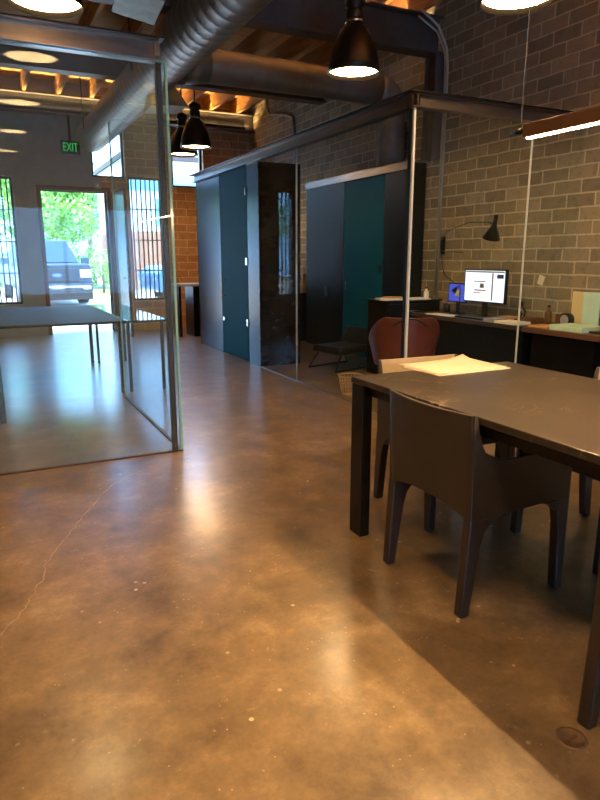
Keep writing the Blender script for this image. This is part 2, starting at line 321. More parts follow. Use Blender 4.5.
for yy in (7.4, 10.9, 14.4): MB().box((-.255, yy, -.03), (-.245, yy+.03, .87)).box((.245, yy, -.03), (.255, yy+.03, .87)).lathe([(.247, yy*0), (.252, 0), (.252, .001)], (0, yy, -.0), 6).go('hanger_strap', 'darksteel', d)
d = thing('branch_duct', (2.12, 6.95, 3.32), 'smaller round metal duct crossing the room and elbowing down at the brick wall', 'duct')
el = [(2.38+.22*math.sin(a), 0, -.22+.22*math.cos(a)) for a in [k*PI/2/6 for k in range(7)]]
pts, rs = ribbed([(0, 0, 0), (2.38, 0, 0)], .17, .3, .004); MB().tube(pts, rs, 28).go('duct_body', 'duct', d)
MB().tube(el, .17, 28).go('elbow', 'duct', d); pts, rs = ribbed([(2.6, 0, -.22), (2.6, 0, -.868)], .17, .2, .004); MB().tube(pts, rs, 28).go('duct_drop', 'duct', d)
MB().tube([(-.01, 0, 0), (.25, 0, 0)], [.21, .172], 28).go('collar', 'duct', d)
# hood boxes near the ceiling at the upper left
t = thing('ceiling_diffuser', (1.42, 5.5, 3.3), 'pale folded sheet metal air box hung left of the big round duct', 'air diffuser')
MB().hexa([(-.3, -.2, 0), (.05, -.25, -.05), (.1, .3, -.05), (-.25, .3, 0)], [(-.15, -.1, .35), (.2, -.15, .4), (.25, .2, .4), (-.1, .2, .35)]).go('hood', 'hood', t, bev=.004)
MB().tube([(.03, .03, .36), (.05, .03, .62)], .1, 16).go('neck', 'duct', t)
# conduits
def pipe(pts, r, label, mat='pipe'):
    return tag(MB().tube(pts, r, 8).go('conduit', mat), label, 'conduit')
pipe([(4.885, 6.12, .9), (4.885, 6.12, 3.4), (4.86, 6.12, 3.6), (4.74, 6.12, 3.8), (4.5, 6.12, 3.93)], .014, 'thin bright conduit on the brick wall, the one nearer the table')
pipe([(4.889, 6.165, .9), (4.889, 6.165, 3.4), (4.87, 6.165, 3.58), (4.76, 6.165, 3.76), (4.5, 6.165, 3.88)], .01, 'thin conduit on the brick wall hard against the wall column')
pipe([(4.877, 11.15, 4.15), (4.877, 11.1, 3.92), (4.877, 11.0, 3.82), (4.877, 10.3, 3.68), (4.877, 10.05, 3.6), (4.877, 10.0, 3.4), (4.877, 10.0, .0)], .022, 'grey conduit with an offset bend high on the far end of the brick wall')
# ------------------------------------------------------------------ glass rooms
HZ0, HZ1 = 2.45, 2.55
def channel(m, p0, p1, ax, z0, z1, w=.07, t=.008):
    if ax == 'x':
        (x0, y), (x1, _) = p0, p1; m.box((x0, y-w/2, z0), (x1, y+w/2, z0+t)).box((x0, y-w/2, z1-t), (x1, y+w/2, z1)).box((x0, y-t/2, z0+t), (x1, y+t/2, z1-t))
    else:
        (x, y0), (_, y1) = p0, p1; m.box((x-w/2, y0, z0), (x+w/2, y1, z0+t)).box((x-w/2, y0, z1-t), (x+w/2, y1, z1)).box((x-t/2, y0, z0+t), (x+t/2, y1, z1-t))
AX, AY = 3.06, 4.2
rg = thing('glass_partition', (0, 0, 0), 'long glass office wall under a steel header running away towards the steel closet', 'glass partition')
rf = thing('glass_partition', (0, 0, 0), 'front glass office wall and steel header crossing to the brick wall behind the table', 'glass partition')
m = MB(); channel(m, (AX, AY-.04), (AX, 9.75), 'y', HZ0, HZ1, .08); m.go('header_side', 'channel', rg)
m = MB(); channel(m, (AX+.045, AY), (XR-.005, AY), 'x', HZ0, HZ1, .08); m.go('header_front', 'channel', rf)
MB().box((AX-.07, AY-.06, HZ1), (AX+.06, 9.8, HZ1+.012)).go('header_cap', 'darksteel', rg)
MB().box((AX+.061, AY-.06, HZ1), (XR-.005, AY+.06, HZ1+.012)).go('header_cap', 'darksteel', rf)
MB().box((AX-.045, AY-.035, HZ0), (AX-.04, AY+.04, HZ1)).go('corner_plate', 'bronze', rg)
for a, b in ((AY+.012, 6.215), (6.225, 7.24)): MB().box((AX-.006, a, .006), (AX+.006, b, HZ0)).go('glass_pane', 'glassR', rg)
for a, b in ((AX+.012, 4.28), (4.288, XR-.008)): MB().box((a, AY-.006, .006 if b < 4.5 else .80), (b, AY+.006, HZ0)).go('glass_pane', 'glassR', rf)
MB().box((4.288, AY-.006, .006), (XR-.56, AY+.006, .80)).go('glass_pane', 'glassR', rf)
MB().box((AX-.009, AY-.012, .006), (AX+.009, AY+.010, HZ0)).go('corner_edge', 'edgem', rg)
MB().box((AX-.012, AY+.012, .006), (AX-.007, AY+.05, HZ0)).go('corner_post', 'darksteel', rg)
MB().box((AX-.0075, 6.215, .006), (AX+.0075, 6.225, HZ0)).go('joint', 'pipe', rg)
MB().box((4.28, AY-.008, .006), (4.288, AY+.008, HZ0)).go('joint', 'edgem', rf)
MB().box((AX-.012, AY, 0), (AX+.012, 7.24, .006)).go('floor_track', 'channel', rg); MB().box((AX+.013, AY-.012, 0), (4.3, AY+.012, .006)).go('floor_track', 'channel', rf)
# left room
LX, LY = 1.17, 4.24
lg = thing('glass_partition', (0, 0, 0), 'glass meeting room walls on the left with header beam and dark corner post', 'glass partition')
m = MB(); channel(m, (-3.3, LY+.02), (1.13, LY+.02), 'x', 2.54, 2.66, .11); m.go('header', 'channel', lg)
MB().box((-3.3, LY-.045, 2.66), (1.16, LY+.085, 2.668)).go('header_cap', 'darksteel', lg)
MB().box((1.1, LY-.035, 2.56), (1.13, LY+.0, 2.64)).go('end_clip', 'chrome', lg)
MB().box((-3.3, LY-.006, .01), (LX, LY+.006, 2.535)).go('front_pane', 'glassL', lg)
MB().box((LX-.006, LY+.008, .01), (LX+.006, 6.2, 2.535)).go('side_pane', 'glassL', lg)
MB().box((LX-.008, LY-.008, .01), (LX+.008, LY+.008, 2.535)).box((LX-.007, 6.2, .01), (LX+.007, 6.208, 2.535)).box((-3.3, LY-.0065, 2.535), (LX, LY+.0065, 2.54)).go('polished_edge', 'edge', lg)
MB().box((LX-.055, LY+.03, 0), (LX-.018, LY+.07, 2.54)).go('corner_post', 'darksteel', lg, bev=.003)
MB().box((-3.3, LY-.013, 0), (LX+.006, LY+.013, .01)).box((LX-.013, LY+.013, 0), (LX+.013, 6.2, .01)).go('floor_track', 'bronze', lg)
# ------------------------------------------------------------------ steel-clad core with teal glass door
cb = thing('steel_storage_core', (AX-.0, 0, 0), 'tall blackened steel clad closet beyond the glass office with a teal glass door', 'closet')
MB().box((.0, 8.63, 0), (.56, 9.7, HZ0)).go('steel_panel', 'steel', cb, bev=.004)
MB().box((.0, 7.25, 0), (.56, 7.62, HZ0)).go('steel_panel', 'steel', cb, bev=.004)
MB().box((.03, 7.62, 0), (.56, 8.63, HZ0)).go('inner_carcass', 'darksteel', cb)
dd = MB().box((-.002, 7.63, .012), (.012, 8.62, HZ0-.01)).go('glass_door', 'teal', cb)
m = MB().tube([(-.05, 8.48, .77), (-.05, 8.48, 1.09)], .009).tube([(-.05, 8.48, .82), (0, 8.48, .82)], .007).tube([(-.05, 8.48, 1.04), (0, 8.48, 1.04)], .007); m.go('door_pull', 'chrome', dd)
for z in (.47, 1.25, 2.1): MB().box((-.012, 7.63, z), (0, 7.68, z+.09)).go('hinge', 'chrome', dd)
MB().tube([(-.03, 8.5, .5), (.0, 8.5, .5)], .03, 16).go('lock', 'chrome', dd)
# wardrobe wall along the bricks
wd = thing('steel_wardrobe', (4.62, 0, 0), 'long low-topped dark steel closet wall with a dark teal glass door inside the office', 'wardrobe')
MB().box((.0, 7.9, 0), (.26, 9.05, 2.44)).go('steel_panel', 'wsteel', wd, bev=.004)
MB().box((.0, 6.42, 0), (.26, 6.9, 2.44)).go('steel_panel', 'wsteel', wd, bev=.004)
MB().box((.03, 6.9, 0), (.26, 7.9, 2.44)).go('inner_carcass', 'darksteel', wd)
MB().box((-.02, 6.42, 2.36), (-.001, 9.05, 2.45)).go('top_trim', 'channel', wd)
dd = MB().box((-.001, 6.91, .01), (.01, 7.89, 2.34)).go('glass_door', 'teal', wd)
MB().tube([(-.04, 7.75, .72), (-.04, 7.75, 1.02)], .008).go('door_pull', 'chrome', dd)
for z in (.3, 1.15): MB().box((-.012, 6.92, z), (0, 6.97, z+.09)).go('hinge', 'chrome', dd)
MB().box((-.012, 8.35, .78), (-.001, 8.43, .92)).go('switch_plate', 'blackp', wd)
# stand with the tan box seen in the gap
st = thing('pedestal', (4.72, 9.35, 0), 'slim dark pedestal in the gap beyond the steel closet', 'pedestal')
MB().box((-.13, -.12, 0), (.13, .12, .76)).go('column', 'darksteel', st, bev=.005); MB().box((-.15, -.14, .76), (.15, .14, .785)).go('top', 'darksteel', st)
t = thing('tissue_box', (4.73, 9.35, .786), 'small tan box with an upright tuft on the slim dark pedestal', 'box')
MB().box((-.1, -.07, 0), (.1, .07, .15)).go('box_body', 'tan', t, bev=.006); MB().hexa([(-.03, -.02, .15), (.03, -.02, .15), (.03, .02, .15), (-.03, .02, .15)], [(-.02, -.01, .3), (.03, -.01, .29), (.03, .01, .29), (-.02, .01, .3)]).go('tuft', 'tan', t)
# far counter cabinet
t = thing('counter_cabinet', (2.98, 10.6, 0), 'black counter cabinet with pale top below the brick by the far window', 'cabinet')
MB().box((.26, .0, 0), (1.6, .5, .86)).go('body', 'darksteel', t, bev=.004); MB().box((.02, .05, 0), (.06, .5, .86)).go('end_panel', 'darksteel', t); MB().box((0, -.02, .861), (1.6, .52, .9)).go('countertop', 'greyp', t, bev=.004)
# exit sign, wall box
t = thing('exit_sign', (1.55, 11.66, 3.02), 'hanging sign with green EXIT letters under the far beam, above the doorway', 'exit sign')
MB().box((-.15, -.02, 0), (.15, .02, .2)).go('housing', 'darksteel', t); MB().box((-.02, -.01, .2), (.02, .01, .62)).go('bracket', 'darksteel', t)
cu = D.curves.new('exit_text', 'FONT'); cu.body = 'EXIT'; cu.size = .19; cu.extrude = .003; cu.align_x = 'CENTER'; cu.align_y = 'CENTER'
tmp = D.objects.new('exit_text', cu); COL.objects.link(tmp); dg = bpy.context.evaluated_depsgraph_get(); dg.update()
me = D.meshes.new_from_object(tmp.evaluated_get(dg)); D.objects.remove(tmp); me.materials.clear(); me.materials.append(M['exit'])
o = D.objects.new('lettering', me); COL.objects.link(o); o.parent = t; o.rotation_euler = (PI/2, 0, 0); o.location = (0, -.0235, .1); o.scale = (.62, 1, 1)
t = thing('alarm_box', (2.0, 11.96, 2.52), 'small pale alarm box on the far wall above the door corner', 'alarm box')
MB().box((-.05, 0, 0), (.05, .038, .1)).go('case', 'greyp', t, bev=.005); MB().tube([(0, -.006, .05), (0, 0, .05)], .02, 12).go('lens', 'white', t)
# ------------------------------------------------------------------ pendants
def make_pendant():
    t = thing('pendant_lamp', (0, 0, 0), '', 'pendant lamp')
    pr = [(.0, .42), (.075, .42), (.08, .40), (.085, .38), (.12, .35), (.165, .27), (.20, .17), (.222, .06), (.23, 0), (.224, 0), (.215, .06), (.19, .17), (.155, .26), (.11, .335), (.0, .36)]
    MB().lathe(pr, n=36).go('lamp_shade', 'bell', t, recalc=True)
    MB().lathe([(0, .62), (.05, .62), (.055, .6), (.085, .59), (.085, .53), (.06, .52), (.075, .505), (.075, .44), (.055, .42), (0, .42)], n=24).go('ballast_cap', 'bell', t)
    MB().lathe([(.0, .40), (.082, .40), (.087, .405), (.087, .425), (0, .43)], n=24).go('collar_ring', 'chrome', t)
    MB().disc((0, 0, .035), .216, 36).go('diffuser', 'bulb', t)
    MB().tube([(0, 0, .62), (0, 0, ZC-2.92-.0)], .012, 8).go('hanging_rod', 'darksteel', t)
    return t
pd = make_pendant()
G = 'black bell pendant lamps in the room'
spots = [(3.12, 5.2, 'black bell pendant lamp hanging over the front of the glass office'), (3.21, 3.36, 'black bell pendant lamp cut by the top edge above the brick wall'),
  (.55, 4.75, 'black bell pendant lamp behind the left glass header at the top left'), (3.04, 9.54, 'black bell pendant lamp, right one of the far pair'),
  (3.07, 10.3, 'black bell pendant lamp, left one of the far pair'), (.55, 2.45, 'black bell pendant lamp seen reflected largest in the left glass'),
  (.55, .72, 'black bell pendant lamp seen reflected second in the left glass'), (.55, -1.0, 'black bell pendant lamp seen reflected third in the left glass'), (.55, -2.75, 'black bell pendant lamp seen reflected smallest in the left glass')]
for i, (px, py, lb) in enumerate(spots):
    o = pd if i == 0 else copy_tree(pd); relabel(o, (px, py, 2.92), random.uniform(0, 3) if i else 0, lb, G)
t = thing('added_uplight_bar', (1.9, 11.74, 3.6605), 'added fill uplight hidden on the flange of the far wall beam', 'uplight')  # added unseen light to brighten the far roof deck
MB().box((-2.8, -.03, 0), (2.8, .03, .03)).box((-2.8, .026, .03), (2.8, .03, .14)).box((-2.8, -.03, .03), (2.8, -.026, .05)).go('housing', 'darksteel', t); MB().box((-2.8, -.025, .03), (2.8, .024, .034)).go('diffuser', emat('added_far_wash', (255, 205, 130), 70), t)
t = thing('added_uplight_bar', (.6, 3.165, 3.5805), 'added fill uplight hidden on the flange of the beam over the marble table', 'uplight')  # added out of view to lift the ceiling and brick wall
MB().box((-4, -.03, 0), (4, .03, .03)).box((-4, -.03, .03), (4, -.026, .14)).box((-4, .026, .03), (4, .03, .05)).go('housing', 'darksteel', t); MB().box((-4, -.024, .03), (4, .025, .034)).go('diffuser', emat('added_ceiling_wash', (255, 208, 150), 130), t)
t = thing('added_uplight_bar', (.6, 6.365, 3.5805), 'added fill uplight hidden on the flange of the beam over the glass office', 'uplight')  # added behind the beam to lighten the deck beyond it
MB().box((-4, -.03, 0), (4, .03, .03)).box((-4, -.03, .03), (4, -.026, .14)).box((-4, .026, .03), (4, .03, .05)).go('housing', 'darksteel', t); MB().box((-4, -.024, .03), (4, .025, .034)).go('diffuser', emat('added_beam_wash', (255, 208, 150), 60), t)
# linear lamp over table
t = thing('linear_lamp', (1.955, 2.01, 1.80), 'long bronze bar lamp hung on wires over the marble table', 'hanging lamp')
MB().box((-.022, -2.45, 0), (.022, -.06, .05)).go('bar_housing', 'bronze', t, bev=.003)
MB().box((-.006, -2.44, -.003), (.006, -.07, 0)).go('light_strip', 'strip', t)
MB().tube([(0, -.06, .03), (0, .02, .03)], .012, 10).go('end_cap', 'darksteel', t)
for yy in (-.03, -2.3): MB().tube([(0, yy, .03), (0, yy, ZC-.26-1.80)], .0022, 6).go('wire', 'chrome', t)
# ------------------------------------------------------------------ marble table
zt = .79
t = thing('dining_table', (2.05, 1.35, 0), 'long table with brown marble top and black slab legs', 'table')
MB().box((-.5, -1.22, zt-.028), (.5, 1.21, zt)).go('tabletop', 'marble', t, bev=.004)
MB().box((-.47, -1.16, zt-.075), (-.445, 1.15, zt-.028)).box((.445, -1.16, zt-.075), (.47, 1.15, zt-.028)).box((-.445, 1.1, zt-.075), (.445, 1.13, zt-.028)).box((-.445, -1.16, zt-.075), (.445, -1.13, zt-.028)).go('apron', 'tableleg', t)
for sx in (-1, 1):
    for sy in (-1, 1):
        xa, xb = sorted((sx*.5, sx*.445)); ya, yb = sorted((sy*1.2, sy*1.1)); MB().box((xa, ya, 0), (xb, yb, zt-.029)).go('leg', 'tableleg', t, bev=.004)
sh = thing('drawing_sheets', (2.16, 2.57, zt+.001), 'pale sheets of paper lying on the far end of the marble table', 'paper')
MB().hexa([(-.24, .08, 0), (-.23, -.2, 0), (.24, -.19, 0), (.27, .2, 0)], [(-.24, .08, .003), (-.23, -.2, .003), (.24, -.19, .003), (.27, .2, .003)]).go('lower_sheet', 'paper', sh)
MB().sheet(lambda u, v: (-.23+.46*u, -.17+.34*v*(1-.1*(1-u)), .006+.02*max(0, (u*v-.72)/.28)**1.5), 12, 12, .002).go('curled_sheet', 'paper', sh)
# ------------------------------------------------------------------ leather chairs
def make_chair(back, name='leather_chair', body='leather'):
    t = thing(name, (0, 0, 0), '', 'chair')
    def bf(u, v):
        y = -.258+.516*u; k = 1-(2*u-1)**2; arch = .05*k**.6
        z0 = .375+arch; z1 = .80-.006*k
        z = z0+(z1-z0)*v; return (-.252-.022*k*(.5+.5*v)-.02*v, y*(1-.03*(1-v)), z)
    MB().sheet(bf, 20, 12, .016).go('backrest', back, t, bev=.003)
    for sy in (-1, 1):
        top = [(-.275, .80), (-.262, .80), (-.25, .76), (-.235, .70), (-.21, .655), (-.17, .628), (-.11, .615), (-.03, .612), (.08, .618), (.18, .628), (.235, .63), (.25, .615)]
        bot = [(.252, .40), (.17, .405), (.0, .398), (-.15, .39), (-.262, .375)]
        pl = top+bot; mid = .256
        m = MB(); m.hexa([(x, sy*(mid-.009), z) for x, z in pl], [(x, sy*(mid+.009), z) for x, z in pl]); m.go('arm_panel', body, t, bev=.004)
        # legs
        fp = [(.256, 0), (.216, 0), (.198, .30), (.185, .355), (.15, .385), (.10, .40), (.252, .41)]
        rp = [(-.285, 0), (-.243, 0), (-.205, .28), (-.19, .335), (-.155, .372), (-.11, .395), (-.266, .40)]
        for p in (fp, rp):
            y0, y1 = sorted((sy*.267, sy*.222)); o = MB().prism(p, 'y', y0, y1).go('leg', body, t, bev=.008)
            cx = (p[0][0]+p[1][0])/2; MB().box((cx-.016, (y0+y1)/2-.014, -.0), (cx+.016, (y0+y1)/2+.014, .006)).go('foot_glide', 'chrome', o)
    MB().box((-.245, -.245, .41), (.24, .245, .462)).go('seat', body, t, bev=.018, seg=3)
    return t
CG = 'leather chairs around the marble table'
c = make_chair('leather'); relabel(c, (1.795, 1.925, 0), 0, 'brown leather armchair tucked in at the near long side, whole back in view', CG)
c = copy_tree(c); relabel(c, (1.74, .815, 0), 0, 'brown leather armchair cut off at the lower right with only a leg showing', CG)
c = make_chair('lamplit'); relabel(c, (2.16, 2.585, 0), -PI/2-.04, 'leather armchair with lamp glare painted on its back, pushed in at the far table end', CG)
c = copy_tree(c); relabel(c, (2.52, 1.91, 0), PI, 'leather armchair with back painted as lamplit, on the wall side of the table, cut by right edge', CG)
c = make_chair('black', body='black'); relabel(c, (-.19, 5.9, 0), PI/2, 'black leather armchair in the left glass room cut by the left edge', 'chairs in the left glass room')
# meeting table behind the left glass
t = thing('meeting_table', (.3, 7.45, 0), 'dark glossy meeting table beyond the left glass walls', 'table')
MB().box((-1.6, -1.15, .715), (.94, 1.2, .74)).go('tabletop', pmat('dark_matte_top', (22, 28, 32), .6, 0, spec=.15), t, bev=.004)
for a in (-1.4, .9):
    for b in (-1.0, 1.0): MB().box((a-.02, b-.02, 0), (a+.02, b+.02, .714)).go('leg', 'darksteel', t)
t = thing('added_glossy_end', (1.45, 7.45, 0), 'added glossy strip at the meeting table end, placed to mirror the window', 'table')  # added beside the matte top so this end reflects the window
MB().box((-.2, -1.15, .715), (.2, 1.2, .74)).go('tabletop', pmat('glossy_top', (70, 84, 88), .1, 0, coat=1), t, bev=.004)
for a in (-.17, .17):
    for b in (-1.0, 1.0): MB().box((a-.015, b-.015, 0), (a+.015, b+.015, .714)).go('leg', 'darksteel', t)
t = thing('desk_phone', (-.05, 6.75, .741), 'small black boxy device on the dark meeting table', 'phone')
MB().hexa([(-.11, -.1, 0), (.11, -.1, 0), (.11, .1, 0), (-.11, .1, 0)], [(-.11, -.1, .04), (.11, -.1, .04), (.11, .1, .12), (-.11, .1, .12)]).go('body', 'blackp', t, bev=.006); MB().box((-.1, -.09, .07), (-.05, .09, .13)).go('handset', 'blackp', t, bev=.01)
# red chair in the office
def red_chair():
    t = thing('tub_chair', (3.6, 4.98, 0), 'red-brown leather tub chair on thin black legs behind the glass corner', 'chair', math.atan2(.89, .45))
    def f(u, v):
        a = (u-.5)*3.3; k = abs(u-.5)*2; top = .81-.2*max(0, k-.45)**1.3/.4
        z = .34+(top-.34)*v; r = .245+.06*v; c = math.cos(a); s = math.sin(a)
        return (-.02-r*c*1.02+.0, r*1.08*s, z)
    MB().sheet(f, 32, 10, .022).go('shell', 'red', t, bev=.004)
    MB().lathe([(0, .36), (.2, .36), (.235, .38), (.235, .42), (.2, .44), (0, .445)], n=28).go('seat_cushion', 'red', t)
    for sx in (-1, 1):
        for sy in (-1, 1): MB().tube([(sx*.15, sy*.16, .37), (sx*.22, sy*.22, 0)], .009, 8).go('leg', 'darksteel', t)
    MB().tube([(-.34+.0, -.16, .74), (-.36, -.05, .8), (-.36, .05, .8), (-.34, .16, .74)], .007, 8).go('back_rail', 'darksteel', t)
    return t
red_chair()
# low black lounge chair in the office
t = thing('lounge_chair', (3.95, 6.75, 0), 'low black lounge chair on a bent steel base deep inside the office', 'chair', .25)
MB().box((-.28, -.25, .2), (.26, .25, .29)).go('seat', 'black', t, bev=.03, seg=3)
MB().sheet(lambda u, v: (.24+.12*v, -.25+.5*u, .27+.2*v), 8, 6, .05).go('backrest', 'black', t, bev=.01)
for sy in (-1, 1): MB().tube([(-.2, sy*.2, .21), (-.34, sy*.24, .012), (.33, sy*.24, .012), (.2, sy*.2, .21)], .011, 8).go('sled_leg', 'darksteel', t)
# basket
t = thing('waste_basket', (3.2, 5.3, 0), 'small open wire basket on the floor behind the office glass', 'basket')
m = MB()
for k in range(20):
    a = k*2*PI/20; m.tube([(.075*math.cos(a), .075*math.sin(a), .005), (.1*math.cos(a), .1*math.sin(a), .1), (.115*math.cos(a), .115*math.sin(a), .2)], .003, 5)
for z, r in ((.005, .075), (.07, .092), (.135, .106)): m.tube([(r*math.cos(a*PI/10), r*math.sin(a*PI/10), z) for a in range(21)], .003, 5, False)
m.go('basket_body', 'wire', t); MB().tube([(.116*math.cos(a*PI/10), .116*math.sin(a*PI/10), .2) for a in range(21)], .007, 6, False).go('rim', 'wire', t)
MB().lathe([(0, .01), (.07, .01), (.07, .013), (0, .013)], n=20).go('base', 'wire', t)
# ------------------------------------------------------------------ desks
DZ = .74
t = thing('office_desk', (4.6, 5.05, 0), 'dark desk inside the glass office along the brick wall', 'desk')
MB().box((-.28, -.83, DZ-.04), (.28, .80, DZ)).go('desktop', 'desktop', t, bev=.004)
MB().box((-.24, .3, 0), (.26, .78, DZ-.041)).go('drawer_unit', 'darksteel', t, bev=.004)
MB().box((-.24, -.8, 0), (-.21, .3, DZ-.041)).go('modesty_panel', 'darksteel', t)
MB().box((-.2, -.8, 0), (.26, -.77, DZ-.041)).go('side_panel', 'darksteel', t)
t = thing('office_credenza', (4.42, 6.15, 0), 'taller dark steel drawer cabinet crossing the end of the office desk', 'cabinet')
MB().box((-.36, -.2, 0), (.38, .2, .85)).go('body', 'steel', t, bev=.004); MB().box((-.38, -.22, .851), (.4, .22, .87)).go('top', 'darksteel', t)
for k in range(3):
    dr = MB().box((-.33, -.212, .08+.26*k), (.35, -.2005, .31+.26*k)).go('drawer', 'darksteel', t, bev=.003); MB().tube([(-.1, -.235, .23+.26*k), (.12, -.235, .23+.26*k)], .007).tube([(-.1, -.235, .23+.26*k), (-.1, -.21, .23+.26*k)], .006).tube([(.12, -.235, .23+.26*k), (.12, -.21, .23+.26*k)], .006).go('drawer_pull', 'chrome', dr)
t = thing('outer_desk', (4.6, 2.9, 0), 'desk with brown wooden edge along the brick wall outside the glass', 'desk')
MB().box((-.29, -1.2, DZ-.045), (.28, 1.28, DZ)).go('desktop', 'deskwood', t, bev=.004)
MB().box((-.24, .55, 0), (.26, 1.2, DZ-.046)).go('drawer_unit', 'darksteel', t, bev=.004)
MB().box((-.1, -1.0, 0), (-.07, .55, DZ-.046)).go('modesty_panel', 'darksteel', t)
MB().box((-.24, -1.15, 0), (.26, -1.1, DZ-.046)).go('side_panel', 'darksteel', t)
# monitor
t = thing('desktop_monitor', (4.62, 5.02, DZ), 'computer monitor with a bright white window on the office desk', 'monitor')
MB().box((-.012, -.3, .15), (.02, .3, .49)).go('casing', 'blackp', t, bev=.004)
sc = MB().box((-.0145, -.285, .165), (-.0125, .285, .475)).go('display', 'screen', t)
def onscr(name, mat, y0, z0, y1, z1): MB().box((-.0155, y0, z0), (-.0147, y1, z1)).go(name, mat, sc)
onscr('menu_bar', 'greyp', -.28, .455, .28, .47); onscr('sketch_line', 'greyp', -.02, .36, .15, .37); onscr('sketch_line', 'redink', -.03, .27, .14, .282); onscr('sketch_line', 'redink', .04, .245, .15, .253)
onscr('side_panel', 'greyp', -.13, .18, -.11, .45); onscr('palette', 'blue', -.27, .40, -.18, .44); onscr('sketch_line', 'greyp', -.0, .30, .06, .345)
MB().box((.0, -.03, .0), (.03, .03, .2)).box((-.09, -.11, 0), (.1, .11, .012)).go('stand', 'blackp', t, bev=.003)
t = thing('tablet', (4.68, 5.5, DZ), 'small tablet with a violet-blue screen standing left of the monitor', 'tablet')
MB().box((-.008, -.15, .12), (.008, .15, .335)).go('casing', 'blackp', t, bev=.004); MB().box((-.0105, -.135, .135), (-.0085, .135, .32)).go('display', 'dscreen', t); MB().box((-.0115, -.05, .19), (-.0107, .03, .26)).go('icon', 'white', t)
MB().box((-.06, -.06, 0), (.07, .06, .01)).box((.0, -.02, .01), (.015, .02, .125)).go('stand', 'blackp', t)
t = thing('desk_lamp', (4.54, 5.3, DZ), 'small black curved reading lamp in front of the tablet', 'desk lamp')
MB().tube([(0, 0, .01), (0, 0, .26), (.01, .02, .3), (.03, .06, .315), (.04, .12, .28)], .006, 8).go('arm', 'blackp', t); MB().lathe([(0, 0), (.05, 0), (.05, .01), (0, .012)], n=20).go('base', 'blackp', t); MB().tube([(.04, .11, .29), (.045, .15, .25)], [.012, .03], 12).go('lamp_head', 'blackp', t)
# wall lamp
t = thing('wall_lamp', (4.86, 6.05, 1.5), 'black wall lamp with long bent arm and cone shade above the monitor', 'wall lamp')
MB().box((.01, -.025, -.12), (.04, .025, .08)).go('wall_plate', 'blackp', t); MB().tube([(.0, 0, .05), (-.2, -.35, .13), (-.42, -.95, .19), (-.52, -1.32, .17), (-.53, -1.42, .15)], .006, 8).go('arm', 'blackp', t)
MB().tube([(0, 0, -.08), (-.1, -.5, -.1)], .004, 6).go('stay_rod', 'blackp', t); MB().tube([(0, 0, -.1), (-.02, -.1, -.35), (-.0, -.3, -.45)], .005, 6).go('cable', 'blackp', t)
m = MB(); ax = Vector((.12, .38, -1)).normalized(); a0 = Vector((-.53, -1.43, .2)); m.tube([a0, a0+ax*.05, a0+ax*.08, a0+ax*.19], [.018, .022, .03, .088], 20, True); m.go('lamp_shade', 'bell', t)
MB().tube([(-.53, -1.43, .23), (-.53, -1.43, .19)], .022, 10).go('shade_cap', 'bell', t)
# desk clutter
def pile(x, y, z, w, d, h, rz, mat, name, label, cat, bev=.0):
    o = MB().box((-w/2, -d/2, 0), (w/2, d/2, h)).go(name, mat, None, bev=bev); o.location = (x, y, z+.0005); o.rotation_euler = (0, 0, rz); return tag(o, label, cat)
pile(4.2, 6.08, .87, .2, .32, .02, 1.3, 'white', 'paper_stack', 'white paper stack at the left end of the dark drawer cabinet', 'paper')
pile(4.22, 6.08, .891, .16, .22, .012, 1.0, 'tan', 'paper_folder', 'tan folder on top of the white stack on the drawer cabinet', 'folder')
pile(4.5, 6.02, .87, .2, .28, .018, 1.6, 'white', 'magazine', 'pale magazine in the middle of the dark drawer cabinet', 'magazine')
pile(4.41, 5.42, DZ, .13, .36, .01, .1, 'white', 'keyboard', 'pale keyboard lying on the office desk below the tablet', 'keyboard')
pile(4.44, 4.97, DZ, .13, .40, .018, 0, 'blackp', 'keyboard', 'black keyboard lying in front of the monitor', 'keyboard')
pile(4.46, 4.665, DZ, .2, .14, .03, 0, 'greyp', 'paper_stack', 'grey paper stack on the office desk just right of the black keyboard', 'paper')
pile(4.43, 4.42, DZ, .2, .26, .022, 0, 'white', 'paper_stack', 'white paper stack on the office desk next to the glass wall', 'paper')
pile(4.65, 4.4, DZ, .17, .14, .05, 0, 'rust', 'book', 'rust brown book at the back of the office desk near the glass', 'book')
pile(4.68, 4.72, DZ, .13, .14, .035, 0, 'tan', 'notebook', 'tan notebook behind the grey paper stack', 'notebook')
pile(4.47, 4.06, DZ, .2, .22, .012, 0, 'tan', 'paper_folder', 'tan folder on the outer desk against the glass wall', 'folder')
pile(4.48, 3.74, DZ, .26, .34, .045, 0, 'green', 'binder', 'thick pale green binder lying on the outer desk', 'binder', .004)
pile(4.74, 4.11, DZ, .1, .1, .1, .3, 'rust', 'wooden_box', 'small brown wooden box at the back of the outer desk', 'box')
pile(4.52, 3.44, DZ, .2, .26, .015, -.1, 'blackp', 'notebook', 'black notebook lying flat right of the green binder', 'notebook')
pile(4.4, 3.24, DZ, .03, .12, .06, 0, 'white', 'card_holder', 'white card standing at the right edge of the outer desk', 'card')
pile(4.48, 3.36, DZ+.016, .1, .1, .05, .5, 'tan', 'block', 'small tan block on the black notebook', 'block')
t = thing('folded_booklet', (4.76, 3.9, DZ), 'upright booklet, half yellow and half pale green, against the brick wall', 'booklet')
MB().hexa([(-.03, .0, .02), (.02, .16, .02), (.03, .16, .02), (-.02, .0, .02)], [(-.03, .0, .31), (.02, .16, .31), (.03, .16, .31), (-.02, .0, .31)]).go('left_leaf', 'yellow', t); MB().hexa([(-.03, .0, .02), (.02, -.13, .02), (.03, -.13, .02), (-.02, .0, .02)], [(-.03, .0, .31), (.02, -.13, .31), (.03, -.13, .31), (-.02, .0, .31)]).go('right_leaf', 'green', t); MB().box((-.04, -.1, 0), (.04, .12, .019)).go('foot', 'blackp', t)
